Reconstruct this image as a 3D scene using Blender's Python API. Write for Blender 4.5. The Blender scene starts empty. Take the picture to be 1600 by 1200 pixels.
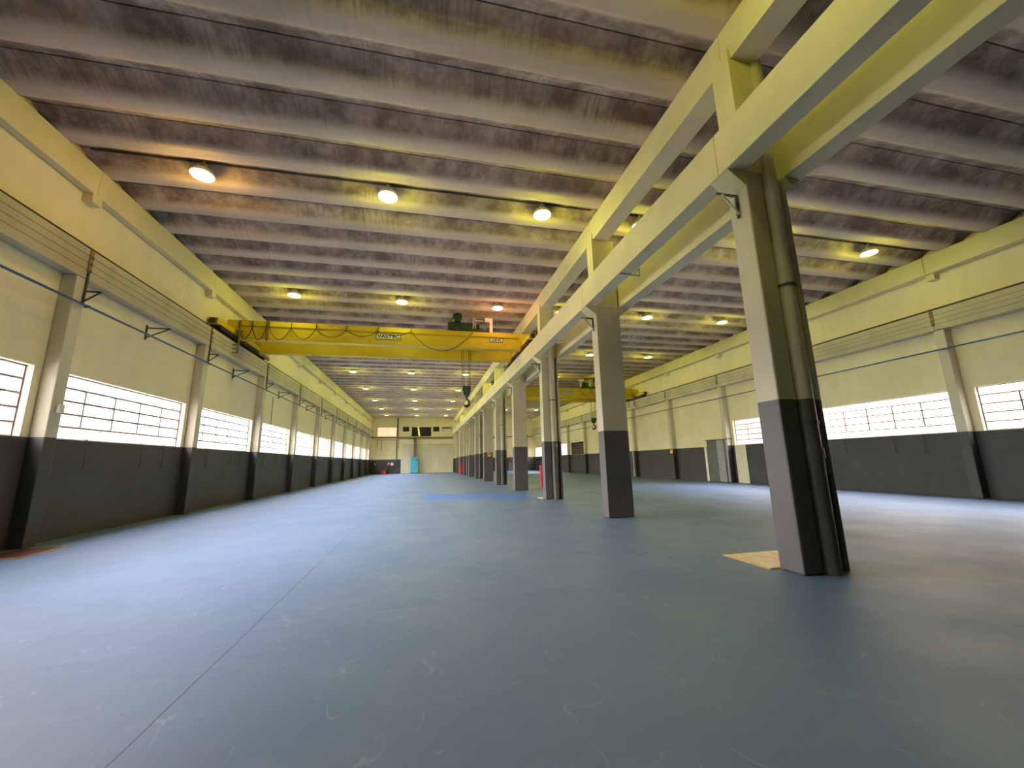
import bpy, bmesh, math, random
from mathutils import Matrix, Vector
random.seed(7)
sc = bpy.context.scene
COL = sc.collection

# ------------------------------------------------------------------ camera
def camera_basis(yaw, pitch, roll):
    cy, sy, cp, sp, cr, sr = math.cos(yaw), math.sin(yaw), math.cos(pitch), math.sin(pitch), math.cos(roll), math.sin(roll)
    f = Vector((sy * cp, cy * cp, sp)); r = Vector((cy, -sy, 0)); u = r.cross(f)
    return cr * r + sr * u, -sr * r + cr * u, f
cam_data = bpy.data.cameras.new('camera'); cam = bpy.data.objects.new('camera', cam_data); COL.objects.link(cam)
cam_data.sensor_width = 36.0; cam_data.lens = 621.883 / 1600 * 36; cam_data.clip_start = 0.05; cam_data.clip_end = 500
r_, u_, f_ = camera_basis(0.2194, 0.1924, -0.0204)
cam.matrix_world = Matrix(((r_.x, u_.x, -f_.x, 0), (r_.y, u_.y, -f_.y, 0), (r_.z, u_.z, -f_.z, 1.6), (0, 0, 0, 1)))
sc.camera = cam

# ------------------------------------------------------------------ world, light levels, exposure
SKY = 165.0            # overcast daylight outside the windows
LAMP_W = 50.0       # each high-bay lamp
sc.view_settings.view_transform = 'Standard'; sc.view_settings.look = 'None'
sc.view_settings.exposure = 0.5; sc.view_settings.gamma = 1.0; sc.view_settings.use_curve_mapping = False
sc.cycles.use_denoising = True; sc.cycles.max_bounces = 8; sc.cycles.diffuse_bounces = 5; sc.cycles.glossy_bounces = 3
sc.cycles.transparent_max_bounces = 8; sc.cycles.transmission_bounces = 4; sc.cycles.sample_clamp_indirect = 6.0; sc.cycles.sample_clamp_direct = 3.5
sc.cycles.caustics_reflective = False; sc.cycles.caustics_refractive = False; sc.cycles.use_light_tree = True
w = bpy.data.worlds.new('overcast_sky'); sc.world = w; w.use_nodes = True
wn = w.node_tree.nodes; wl = w.node_tree.links
bg = wn['Background']; bg.inputs['Strength'].default_value = SKY
# overcast dome: brighter overhead than at the horizon
_tc = wn.new('ShaderNodeTexCoord'); _sp = wn.new('ShaderNodeSeparateXYZ'); wl.new(_tc.outputs['Generated'], _sp.inputs[0])
_rp = wn.new('ShaderNodeValToRGB'); wl.new(_sp.outputs['Z'], _rp.inputs[0])
_rp.color_ramp.elements[0].position = 0.0; _rp.color_ramp.elements[0].color = (0.10, 0.098, 0.10, 1)
_rp.color_ramp.elements[1].position = 1.0; _rp.color_ramp.elements[1].color = (1.0, 0.945, 0.985, 1)
for _p, _c in ((0.20, 0.32), (0.45, 0.75)):
    _e = _rp.color_ramp.elements.new(_p); _e.color = (_c, _c * 0.945, _c * 0.99, 1)
wl.new(_rp.outputs[0], bg.inputs['Color'])

# ------------------------------------------------------------------ plan (metres)
S = 5.906                 # bay length
YC = 4.79                 # front of the first middle column
WLX, WRX = -8.5, 19.5     # side walls
YF, YB = -3.2, 69.8       # end walls
N0, N1 = -1, 10           # bays / columns
WORDS = ['first', 'second', 'third', 'fourth', 'fifth', 'sixth', 'seventh', 'eighth', 'ninth', 'tenth', 'eleventh', 'twelfth', 'thirteenth', 'fourteenth']

# ------------------------------------------------------------------ materials
def new_mat(name):
    m = bpy.data.materials.new(name); m.use_nodes = True
    return m, m.node_tree.nodes, m.node_tree.links, m.node_tree.nodes['Principled BSDF']
def noise(n, l, pos, scale, detail=4, vec=(1, 1, 1), rough=0.55):
    mp = n.new('ShaderNodeMapping'); mp.inputs['Scale'].default_value = vec
    l.new(pos, mp.inputs['Vector'])
    t = n.new('ShaderNodeTexNoise'); t.inputs['Scale'].default_value = scale; t.inputs['Detail'].default_value = detail
    t.inputs['Roughness'].default_value = rough
    l.new(mp.outputs[0], t.inputs['Vector']); return t.outputs['Fac']
def ramp(n, l, fac, a, b, ca=(0, 0, 0, 1), cb=(1, 1, 1, 1)):
    r = n.new('ShaderNodeValToRGB'); r.color_ramp.elements[0].position = a; r.color_ramp.elements[1].position = b
    r.color_ramp.elements[0].color = ca; r.color_ramp.elements[1].color = cb
    l.new(fac, r.inputs[0]); return r.outputs[0]
def mix(n, l, fac, a, b, mode='MIX'):
    m = n.new('ShaderNodeMix'); m.data_type = 'RGBA'; m.blend_type = mode
    for s, v in ((0, fac), (6, a), (7, b)):
        if hasattr(v, 'links'): l.new(v, m.inputs[s])
        elif s == 0: m.inputs[0].default_value = v
        else: m.inputs[s].default_value = tuple(v) + (1,) if len(v) == 3 else v
    return m.outputs[2]
def math_node(n, l, op, a, b=None, c=None):
    m = n.new('ShaderNodeMath'); m.operation = op
    for i, v in enumerate((a, b, c)):
        if v is None: continue
        if hasattr(v, 'links'): l.new(v, m.inputs[i])
        else: m.inputs[i].default_value = v
    return m.outputs[0]
def bump(n, l, bs, h, strength, dist=0.01):
    b = n.new('ShaderNodeBump'); b.inputs['Strength'].default_value = strength; b.inputs['Distance'].default_value = dist
    l.new(h, b.inputs['Height']); l.new(b.outputs[0], bs.inputs['Normal'])
def paint(name, c1, c2, rough=0.6, scale=1.2, metal=0.0, bmp=0.15, fine=60):
    m, n, l, b = new_mat(name)
    pos = n.new('ShaderNodeNewGeometry').outputs['Position']
    f = ramp(n, l, noise(n, l, pos, scale), 0.35, 0.65)
    l.new(mix(n, l, f, c1, c2), b.inputs['Base Color'])
    b.inputs['Roughness'].default_value = rough; b.inputs['Metallic'].default_value = metal
    if bmp: bump(n, l, b, noise(n, l, pos, fine, 2), bmp, 0.004)
    return m
def two_tone(name, zs, top1, top2, low1, low2, rough=0.55, courses=0.0):
    """painted wall: cream above, charcoal dado below height zs"""
    m, n, l, b = new_mat(name)
    g = n.new('ShaderNodeNewGeometry').outputs['Position']
    sep = n.new('ShaderNodeSeparateXYZ'); l.new(g, sep.inputs[0])
    f = ramp(n, l, noise(n, l, g, 0.9, 5), 0.3, 0.7)
    streak = ramp(n, l, noise(n, l, g, 3.0, 3, (1, 1, 0.12)), 0.45, 0.75)
    top = mix(n, l, f, top1, top2); low = mix(n, l, f, low1, low2)
    top = mix(n, l, math_node(n, l, 'MULTIPLY', streak, 0.12), top, (0.42, 0.36, 0.22))
    edge = math_node(n, l, 'ADD', sep.outputs['Z'], math_node(n, l, 'MULTIPLY', noise(n, l, g, 9, 2), 0.012))
    k = math_node(n, l, 'GREATER_THAN', edge, zs + 0.006)
    l.new(mix(n, l, k, low, top), b.inputs['Base Color'])
    b.inputs['Roughness'].default_value = rough
    h = noise(n, l, g, 45, 3)
    if courses:
        wv = math_node(n, l, 'PINGPONG', sep.outputs['Z'], courses / 2)
        h = math_node(n, l, 'ADD', math_node(n, l, 'MULTIPLY', h, 0.4), math_node(n, l, 'MINIMUM', math_node(n, l, 'MULTIPLY', wv, 40), 1))
    bump(n, l, b, h, 0.12, 0.004)
    return m
CR1, CR2 = (0.73, 0.63, 0.39), (0.80, 0.70, 0.44)
DK1, DK2 = (0.030, 0.026, 0.024), (0.046, 0.041, 0.039)
M = {}
M['wall'] = two_tone('painted_block_wall', 2.34, CR1, CR2, DK1, DK2, 0.6, 0.2)
M['column'] = two_tone('painted_concrete_column', 2.42, (0.50, 0.44, 0.31), (0.60, 0.53, 0.38), (0.075, 0.065, 0.060), (0.100, 0.088, 0.083), 0.5)
M['pilaster'] = two_tone('painted_concrete_pilaster', 2.34, (0.50, 0.45, 0.33), (0.58, 0.52, 0.38), DK1, DK2, 0.55)
M['beam'] = paint('cream_beam_paint', (0.66, 0.57, 0.31), (0.75, 0.65, 0.36), 0.55, 0.8)
M['runway'] = paint('grimy_beam_paint', (0.40, 0.35, 0.22), (0.52, 0.46, 0.30), 0.6, 0.9)
M['door_cream'] = paint('cream_door_paint', (0.60, 0.53, 0.38), (0.66, 0.58, 0.42), 0.5, 0.7)
M['frame_cream'] = paint('cream_reveal_paint', (0.70, 0.65, 0.50), (0.76, 0.70, 0.55), 0.6, 1.0)
M['steel_dark'] = paint('dark_steel', (0.05, 0.045, 0.04), (0.085, 0.07, 0.06), 0.5, 3, 0.3)
M['steel_window'] = paint('window_steel', (0.16, 0.11, 0.10), (0.22, 0.16, 0.15), 0.5, 3)
M['rail'] = paint('rail_steel', (0.035, 0.022, 0.02), (0.07, 0.045, 0.04), 0.55, 3, 0.4)
M['rust'] = paint('rusty_steel', (0.16, 0.09, 0.04), (0.26, 0.17, 0.05), 0.7, 6)
M['wire'] = paint('brown_wire', (0.16, 0.10, 0.05), (0.2, 0.14, 0.07), 0.6, 3)
M['blue_pipe'] = paint('blue_pipe_paint', (0.015, 0.05, 0.16), (0.02, 0.07, 0.22), 0.4, 3)
M['yellow'] = paint('crane_yellow', (0.50, 0.35, 0.008), (0.60, 0.42, 0.012), 0.42, 0.8)
M['green_dark'] = paint('hoist_green', (0.006, 0.022, 0.014), (0.012, 0.036, 0.022), 0.4, 3)
M['black'] = paint('black_rubber', (0.012, 0.012, 0.012), (0.02, 0.02, 0.02), 0.5, 3)
M['cable'] = paint('cable_sheath', (0.035, 0.012, 0.01), (0.05, 0.018, 0.014), 0.5, 3)
M['rope'] = paint('wire_rope', (0.07, 0.05, 0.04), (0.11, 0.08, 0.06), 0.5, 20, 0.4)
M['white'] = paint('white_enamel', (0.72, 0.70, 0.64), (0.78, 0.76, 0.70), 0.5, 3)
M['plate'] = paint('pale_plate', (0.62, 0.60, 0.46), (0.74, 0.72, 0.58), 0.5, 6)
M['zinc'] = paint('galvanised_steel', (0.55, 0.54, 0.50), (0.66, 0.65, 0.60), 0.4, 6, 0.3)
M['cyan'] = paint('cabinet_blue', (0.07, 0.33, 0.46), (0.09, 0.38, 0.52), 0.4, 2)
M['red'] = paint('signal_red', (0.42, 0.015, 0.02), (0.50, 0.02, 0.025), 0.4, 3)
M['orange'] = paint('sign_orange', (0.75, 0.24, 0.01), (0.80, 0.28, 0.015), 0.5, 3)
M['amber'] = paint('sign_amber', (0.85, 0.55, 0.20), (0.9, 0.6, 0.25), 0.5, 3)
M['brown_duct'] = paint('brown_duct', (0.09, 0.065, 0.045), (0.13, 0.095, 0.065), 0.5, 3)
M['door_green'] = paint('green_grey_door', (0.075, 0.08, 0.06), (0.10, 0.105, 0.08), 0.5, 2)
M['door_grey'] = paint('grey_door', (0.23, 0.22, 0.20), (0.28, 0.27, 0.25), 0.4, 2)
M['dark_void'] = paint('dark_interior', (0.01, 0.009, 0.008), (0.015, 0.012, 0.01), 0.8, 2)
M['ground'] = paint('pale_yard', (0.30, 0.29, 0.27), (0.36, 0.35, 0.33), 0.9, 0.3)
M['blocker_pink'] = paint('light_blocker_pink', (0.66, 0.56, 0.57), (0.72, 0.62, 0.63), 0.9, 0.4)  # colour of the added wall that dims the right windows
M['line_yellow'] = paint('ochre_line', (0.42, 0.30, 0.09), (0.52, 0.38, 0.12), 0.5, 8)
M['dark_red'] = paint('dark_red_plate', (0.07, 0.009, 0.007), (0.11, 0.016, 0.011), 0.5, 5)

def glass_mat(name, tint, refl, dark=0.0):
    m, n, l, b = new_mat(name); n.remove(b)
    out = n['Material Output']
    t = n.new('ShaderNodeBsdfTransparent'); t.inputs[0].default_value = tint + (1,)
    g = n.new('ShaderNodeBsdfGlossy'); g.inputs['Roughness'].default_value = 0.05; g.inputs['Color'].default_value = (0.9, 0.9, 0.9, 1)
    fr = n.new('ShaderNodeFresnel'); fr.inputs[0].default_value = 1.45
    a = n.new('ShaderNodeMixShader'); l.new(math_node(n, l, 'MULTIPLY', fr.outputs[0], refl), a.inputs[0])
    l.new(t.outputs[0], a.inputs[1]); l.new(g.outputs[0], a.inputs[2])
    l.new(a.outputs[0], out.inputs[0]); return m
M['glass'] = glass_mat('window_glass', (0.95, 0.97, 0.96), 0.8)
M['glass_dark_view'] = glass_mat('dark_view_glass', (0.045, 0.045, 0.04), 0.8)  # tint darkened in place of the building that shuts out daylight behind
def dark_glass():
    m, n, l, b = new_mat('dark_glass'); b.inputs['Base Color'].default_value = (0.012, 0.010, 0.006, 1)
    b.inputs['Roughness'].default_value = 0.0; return m
M['dark_glass'] = dark_glass()
def emit(name, col, strength):
    m, n, l, b = new_mat(name); b.inputs['Base Color'].default_value = (0.8, 0.8, 0.8, 1)
    b.inputs['Emission Color'].default_value = col + (1,); b.inputs['Emission Strength'].default_value = strength; return m
M['peach_window'] = emit('frosted_window_lit', (1.0, 0.62, 0.36), 0.55)
M['lens_green'] = emit('lamp_lens_green', (0.93, 1.0, 0.62), 14)
M['lens_warm'] = emit('lamp_lens_warm', (1.0, 0.80, 0.45), 14)
M['lens_pink'] = emit('lamp_lens_pink', (1.0, 0.78, 0.58), 14)

def ceiling_mat():
    m, n, l, b = new_mat('stained_roof_concrete')
    g = n.new('ShaderNodeNewGeometry').outputs['Position']
    sep = n.new('ShaderNodeSeparateXYZ'); l.new(g, sep.inputs[0])
    base = mix(n, l, ramp(n, l, noise(n, l, g, 1.4, 6, (0.35, 1, 1)), 0.3, 0.7), (0.53, 0.40, 0.29), (0.68, 0.53, 0.39))
    # ragged brown water staining on panel flanks, part of their shade painted in too
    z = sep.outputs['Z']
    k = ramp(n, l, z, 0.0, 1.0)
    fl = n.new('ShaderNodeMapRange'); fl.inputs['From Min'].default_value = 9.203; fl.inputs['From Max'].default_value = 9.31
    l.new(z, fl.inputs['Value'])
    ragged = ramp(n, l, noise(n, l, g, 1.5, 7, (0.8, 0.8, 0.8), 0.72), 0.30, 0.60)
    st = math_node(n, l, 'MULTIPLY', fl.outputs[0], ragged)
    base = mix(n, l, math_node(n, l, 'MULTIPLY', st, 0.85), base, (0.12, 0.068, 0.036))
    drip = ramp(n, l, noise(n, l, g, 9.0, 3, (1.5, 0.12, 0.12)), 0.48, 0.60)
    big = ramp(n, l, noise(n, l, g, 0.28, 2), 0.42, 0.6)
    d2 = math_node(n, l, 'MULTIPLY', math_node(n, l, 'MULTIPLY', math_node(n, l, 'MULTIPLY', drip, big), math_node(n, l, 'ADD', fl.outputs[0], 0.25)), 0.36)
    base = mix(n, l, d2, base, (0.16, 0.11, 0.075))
    l.new(base, b.inputs['Base Color']); b.inputs['Roughness'].default_value = 0.85
    bump(n, l, b, noise(n, l, g, 14, 5, (1, 1, 1), 0.7), 0.35, 0.02)
    return m
M['ceiling'] = ceiling_mat()

def floor_mat():
    m, n, l, b = new_mat('blue_grey_epoxy_floor')
    g = n.new('ShaderNodeNewGeometry').outputs['Position']
    sep = n.new('ShaderNodeSeparateXYZ'); l.new(g, sep.inputs[0]); X, Y = sep.outputs['X'], sep.outputs['Y']
    base = mix(n, l, ramp(n, l, noise(n, l, g, 0.35, 5), 0.35, 0.65), (0.088, 0.142, 0.285), (0.112, 0.168, 0.315))
    scuff = ramp(n, l, noise(n, l, g, 1.3, 8, (0.7, 1.9, 1), 0.75), 0.54, 0.78)
    base = mix(n, l, math_node(n, l, 'MULTIPLY', scuff, 0.5), base, (0.19, 0.25, 0.36))
    scr = ramp(n, l, noise(n, l, g, 6.0, 6, (0.5, 2.2, 1), 0.8), 0.68, 0.74)
    base = mix(n, l, math_node(n, l, 'MULTIPLY', scr, 0.35), base, (0.36, 0.42, 0.48))
    # curved tyre scuffs and scratches: thin iso-lines of a warped noise, only in places
    iso = math_node(n, l, 'ABSOLUTE', math_node(n, l, 'SUBTRACT', noise(n, l, g, 1.7, 3, (1, 0.55, 1), 0.4), 0.5))
    thin = ramp(n, l, iso, 0.0, 0.006, (1, 1, 1, 1), (0, 0, 0, 1))
    plc = ramp(n, l, noise(n, l, g, 2.6, 4, (1, 1, 1), 0.7), 0.50, 0.60)
    base = mix(n, l, math_node(n, l, 'MULTIPLY', math_node(n, l, 'MULTIPLY', thin, plc), 0.26), base, (0.40, 0.46, 0.52))
    spk = ramp(n, l, noise(n, l, g, 55, 2, (1, 1, 1), 0.8), 0.35, 0.65)
    base = mix(n, l, math_node(n, l, 'MULTIPLY', spk, 0.10), base, (0.20, 0.28, 0.40))
    # the saw-cut joints
    def line(c, at, wd, wob=0.0):
        v = math_node(n, l, 'ADD', math_node(n, l, 'SUBTRACT', c, at), math_node(n, l, 'MULTIPLY', math_node(n, l, 'SUBTRACT', noise(n, l, g, 1.2, 2), 0.5), wob))
        return math_node(n, l, 'LESS_THAN', math_node(n, l, 'ABSOLUTE', v), wd)
    j = math_node(n, l, 'MULTIPLY', line(X, -1.66, 0.006, 0.05), 0.9)
    yy = math_node(n, l, 'PINGPONG', math_node(n, l, 'SUBTRACT', Y, 5.1), S)
    j2 = math_node(n, l, 'MULTIPLY', math_node(n, l, 'LESS_THAN', yy, 0.005), 0.5)
    j3 = math_node(n, l, 'MULTIPLY', line(X, 9.9, 0.006), 0.5)
    jj = math_node(n, l, 'MAXIMUM', math_node(n, l, 'MAXIMUM', j, j2), j3)
    base = mix(n, l, jj, base, (0.03, 0.04, 0.05))
    # worn patch of brighter blue coating beside the third middle column
    def band(c, a, bb, soft):
        u = n.new('ShaderNodeMapRange'); u.inputs['From Min'].default_value = a; u.inputs['From Max'].default_value = a + soft; l.new(c, u.inputs['Value'])
        v = n.new('ShaderNodeMapRange'); v.inputs['From Min'].default_value = bb; v.inputs['From Max'].default_value = bb - soft; l.new(c, v.inputs['Value'])
        return math_node(n, l, 'MULTIPLY', u.outputs[0], v.outputs[0])
    # patch runs obliquely: follow y + 0.42 x
    yo = math_node(n, l, 'ADD', Y, math_node(n, l, 'MULTIPLY', X, 0.42))
    pm = math_node(n, l, 'MULTIPLY', band(X, -0.1, 4.9, 0.35), band(yo, 18.7, 22.6, 0.4))
    pn = ramp(n, l, noise(n, l, g, 0.8, 5, (0.6, 1.4, 1), 0.7), 0.34, 0.50)
    base = mix(n, l, math_node(n, l, 'MULTIPLY', pm, math_node(n, l, 'MULTIPLY', pn, 0.95)), base, (0.04, 0.14, 0.55))
    l.new(base, b.inputs['Base Color'])
    rr = ramp(n, l, noise(n, l, g, 0.9, 5), 0.3, 0.7, (0.42, 0.42, 0.42, 1), (0.56, 0.56, 0.56, 1))
    l.new(rr, b.inputs['Roughness']); b.inputs['Specular IOR Level'].default_value = 0.5
    bump(n, l, b, math_node(n, l, 'ADD', math_node(n, l, 'MULTIPLY', noise(n, l, g, 30, 4), 0.5), noise(n, l, g, 2.0, 3)), 0.10, 0.01)
    return m
M['floor'] = floor_mat()
def hatch_mat():
    m, n, l, b = new_mat('raw_timber_board')
    g = n.new('ShaderNodeNewGeometry').outputs['Position']
    f = ramp(n, l, noise(n, l, g, 7, 6, (2.0, 0.35, 1), 0.7), 0.35, 0.65)
    l.new(mix(n, l, f, (0.62, 0.33, 0.20), (1.0, 0.84, 0.62)), b.inputs['Base Color']); b.inputs['Roughness'].default_value = 0.35
    return m
M['board'] = hatch_mat()

# ------------------------------------------------------------------ mesh helpers
class MB:
    def __init__(s): s.v = []; s.f = []
    def add(s, vs, fs):
        k = len(s.v); s.v += [tuple(v) for v in vs]; s.f += [tuple(i + k for i in f) for f in fs]; return s
    def box(s, x0, x1, y0, y1, z0, z1):
        return s.add([(x, y, z) for z in (z0, z1) for y in (y0, y1) for x in (x0, x1)],
                     [(0, 2, 3, 1), (4, 5, 7, 6), (0, 1, 5, 4), (2, 6, 7, 3), (0, 4, 6, 2), (1, 3, 7, 5)])
    def prism(s, poly, axis, a, b):
        """poly of 2D points; axis 'x': (y,z), 'y': (x,z), 'z': (x,y)"""
        def P(p, t): return {'x': (t, p[0], p[1]), 'y': (p[0], t, p[1]), 'z': (p[0], p[1], t)}[axis]
        n = len(poly)
        return s.add([P(p, a) for p in poly] + [P(p, b) for p in poly],
                     [tuple(range(n))[::-1], tuple(range(n, 2 * n))] + [(i, (i + 1) % n, n + (i + 1) % n, n + i) for i in range(n)])
    def tube(s, pts, r, n=10, caps=True):
        pts = [Vector(p) for p in pts]; rings = []
        up = None
        for i, p in enumerate(pts):
            d = (pts[min(i + 1, len(pts) - 1)] - pts[max(i - 1, 0)]).normalized()
            if up is None: up = Vector((0, 0, 1)) if abs(d.z) < 0.9 else Vector((1, 0, 0))
            a = d.cross(up).normalized(); b = a.cross(d).normalized(); up = b
            rad = r[i] if isinstance(r, (list, tuple)) else r
            rings.append([p + a * rad * math.cos(t * 2 * math.pi / n) + b * rad * math.sin(t * 2 * math.pi / n) for t in range(n)])
        vs = [v for rg in rings for v in rg]; fs = []
        for i in range(len(pts) - 1):
            for t in range(n):
                fs.append((i * n + t, i * n + (t + 1) % n, (i + 1) * n + (t + 1) % n, (i + 1) * n + t))
        if caps: fs += [tuple(range(n))[::-1], tuple(range((len(pts) - 1) * n, len(pts) * n))]
        return s.add(vs, fs)
    def bar(s, a, b, w, t=None):
        """square bar from a to b"""
        a, b = Vector(a), Vector(b); t = t or w; d = (b - a).normalized()
        up = Vector((0, 1, 0)) if abs(d.y) < 0.9 else Vector((0, 0, 1))
        e = d.cross(up).normalized() * w / 2; f = d.cross(e).normalized() * t / 2
        vs = [p + i * e + j * f for p in (a, b) for i, j in ((-1, -1), (1, -1), (1, 1), (-1, 1))]
        return s.add(vs, [(0, 1, 2, 3), (7, 6, 5, 4), (0, 4, 5, 1), (1, 5, 6, 2), (2, 6, 7, 3), (3, 7, 4, 0)])
    def lathe(s, prof, c, axis='z', n=20):
        """prof: list of (radius, height)"""
        vs = []
        for r, h in prof:
            for t in range(n):
                x, y = r * math.cos(2 * math.pi * t / n), r * math.sin(2 * math.pi * t / n)
                vs.append({'z': (c[0] + x, c[1] + y, c[2] + h), 'y': (c[0] + x, c[1] + h, c[2] + y), 'x': (c[0] + h, c[1] + x, c[2] + y)}[axis])
        fs = [(i * n + t, i * n + (t + 1) % n, (i + 1) * n + (t + 1) % n, (i + 1) * n + t) for i in range(len(prof) - 1) for t in range(n)]
        fs += [tuple(range(n))[::-1], tuple(range((len(prof) - 1) * n, len(prof) * n))]
        return s.add(vs, fs)
    def build(s, name, mat, parent=None, bevel=0, smooth=False, kind=None, label=None):
        me = bpy.data.meshes.new(name); me.from_pydata(s.v, [], s.f)
        bm = bmesh.new(); bm.from_mesh(me)
        off = parent.matrix_world.translation if False else None
        bmesh.ops.recalc_face_normals(bm, faces=bm.faces); bm.to_mesh(me); bm.free()
        me.materials.append(M[mat] if isinstance(mat, str) else mat)
        if smooth:
            for p in me.polygons: p.use_smooth = True
            try: me.set_sharp_from_angle(angle=math.radians(40))
            except Exception: pass
        o = bpy.data.objects.new(name, me); COL.objects.link(o)
        if parent: o.parent = parent; o.location = -Vector(origin(parent))
        if bevel:
            b = o.modifiers.new('bevel', 'BEVEL'); b.width = bevel; b.segments = 2; b.limit_method = 'ANGLE'
        if kind: o['kind'] = kind
        if label: o['label'] = label
        return o
def origin(o):
    p = Vector((0, 0, 0))
    while o is not None: p += o.location; o = o.parent
    return p
def tag(o, label, cat, group=None):
    o['label'] = label; o['category'] = cat
    if group: o['group'] = group
    return o
def thing(name, loc, label, cat, group=None):
    o = bpy.data.objects.new(name, None); COL.objects.link(o); o.location = loc; o.empty_display_size = 0.1
    return tag(o, label, cat, group)
def struct(name, mb, mat, parent=None, label=None):
    o = mb.build(name, mat, parent, kind='structure', label=label); return o
def copy_tree(o, loc, parent=None):
    c = o.copy(); COL.objects.link(c)
    if parent is None: c.location = loc
    else: c.parent = parent
    for ch in [x for x in COL.objects if x.parent == o and x != c]: copy_tree(ch, None, c)
    return c
def lettering(text, parent, x, y, z, size, mat, name='lettering', sx=1.0):
    cu = bpy.data.curves.new('lettering', 'FONT'); cu.body = text; cu.size = size; cu.extrude = 0.004; cu.align_x = 'CENTER'; cu.align_y = 'CENTER'; cu.offset = 0.006
    t = bpy.data.objects.new('tmp', cu); COL.objects.link(t)
    bpy.context.view_layer.update()
    me = bpy.data.meshes.new_from_object(t.evaluated_get(bpy.context.evaluated_depsgraph_get()))
    bpy.data.objects.remove(t); me.materials.clear(); me.materials.append(M[mat])
    me.transform(Matrix.Translation((x, y, z)) @ Matrix.Rotation(math.radians(90), 4, 'X') @ Matrix.Diagonal((sx, 1, 1, 1)))
    o = bpy.data.objects.new(name, me); COL.objects.link(o); o.parent = parent; o.location = -origin(parent); return o

# ------------------------------------------------------------------ shell
struct('ground', MB().box(-90, 100, -80, 150, -0.3, -0.12), 'ground')
struct('light_blocking_wall', MB().box(26.0, 26.3, -40, 110, -0.12, 6.1), 'blocker_pink', label='pale pink wall added outside the right windows to dim their daylight')  # unseen wall added to hold back daylight from the right windows
struct('floor', MB().box(WLX - 0.3, WRX + 0.3, YF - 0.2, YB + 0.2, -0.12, 0), 'floor')
ZS, ZT = 2.34, 3.93       # window sill and head
WALLT = 0.24
def side_wall(name, x0, x1, wins):
    mb = MB(); ys = [YF - 0.2] + [v for w_ in wins for v in w_] + [YB + 0.2]
    mb.box(x0, x1, ys[0], ys[-1], -0.1, ZS); mb.box(x0, x1, ys[0], ys[-1], ZT, 9.7)
    for i in range(0, len(ys), 2):
        if ys[i + 1] > ys[i]: mb.box(x0, x1, ys[i], ys[i + 1], ZS, ZT)
    return struct(name, mb, 'wall')
WL = [(11.35 + S * (k - 1), 16.60 + S * (k - 1)) for k in range(0, 11)]
WL[-1] = (WL[-1][0], 67.8)
WRk = [0, 1, 2, 7, 8, 9, 10]
WR = [(11.05 + S * (k - 1), 16.22 + S * (k - 1)) for k in WRk]
side_wall('wall_left', WLX - WALLT, WLX, WL)
side_wall('wall_right', WRX, WRX + WALLT, WR)
wb = MB().box(WLX, WRX, YB, YB + 0.2, -0.1, 9.7)
struct('wall_back', wb, 'wall')
struct('wall_front', MB().box(WLX, WRX, YF - 0.2, YF, -0.1, 9.7), 'door_green')  # unseen end wall, set close and dark to keep light off column fronts

# windows: steel grid, five rows of panes; the middle three rows are split by uprights
def window(idx, side, y0, y1, mat='glass'):
    xg = WLX - 0.16 if side < 0 else WRX + 0.16
    e = bpy.data.objects.new('window_%d' % idx, None); COL.objects.link(e); e.location = (xg, y0, ZS); e['kind'] = 'structure'
    mb = MB(); t = 0.022
    mb.box(xg - t, xg + t, y0, y0 + 0.04, ZS, ZT); mb.box(xg - t, xg + t, y1 - 0.04, y1, ZS, ZT)
    mb.box(xg - t, xg + t, y0 + 0.04, y1 - 0.04, ZS, ZS + 0.04); mb.box(xg - t, xg + t, y0 + 0.04, y1 - 0.04, ZT - 0.04, ZT)
    rows = [ZS + (ZT - ZS) * i / 5 for i in range(6)]
    for z in rows[1:5]: mb.box(xg - t, xg + t, y0 + 0.04, y1 - 0.04, z - 0.022, z + 0.022)
    n = 5; w_ = (y1 - y0) / n
    for i in range(1, n):
        y = y0 + i * w_; mb.box(xg - t * 0.9, xg + t * 0.9, y - 0.022, y + 0.022, rows[1], rows[4])
    mb.build('window_frame', 'steel_window', e)
    MB().box(xg - 0.003, xg + 0.003, y0 + 0.02, y1 - 0.02, ZS + 0.02, ZT - 0.02).build('glass', mat, e)
    # painted reveal lining
    a, b_ = (xg + 0.03, WLX + 0.004) if side < 0 else (WRX - 0.004, xg - 0.03)
    rv = MB().box(a, b_, y0 - 0.001, y0 + 0.012, ZS + 0.012, ZT).box(a, b_, y1 - 0.012, y1 + 0.001, ZS + 0.012, ZT).box(a, b_, y0, y1, ZT - 0.012, ZT + 0.001).box(a, b_, y0, y1, ZS - 0.001, ZS + 0.012)
    rv.build('reveal', 'frame_cream', e)
    # opening levers hang below the sill
    xw = WLX if side < 0 else WRX; d = 1 if side < 0 else -1
    for i in ((1, 3, 4) if side < 0 else (1, 2, 4)):
        y = y0 + i * w_ + (0.0 if side < 0 else 0.03)
        lv = MB().tube([(xw - d * 0.10, y, ZS + 0.02), (xw + d * 0.06, y, ZS + 0.03), (xw + d * 0.075, y, ZS - 0.06), (xw + d * 0.075, y, 1.72)], 0.011, 6)
        lv.tube([(xw + d * 0.075, y, 1.72), (xw + d * 0.075, y - 0.0, 1.66), (xw + d * 0.10, y - 0.05, 1.64)], 0.018, 6)
        lv.build('window_lever', 'steel_dark', e)
idx = 1
for w_ in WL: window(idx, -1, *w_); idx += 1
for k, w_ in zip(WRk, WR): window(idx, 1, w_[0], w_[1], 'glass_dark_view' if k == 7 else 'glass'); idx += 1

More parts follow.
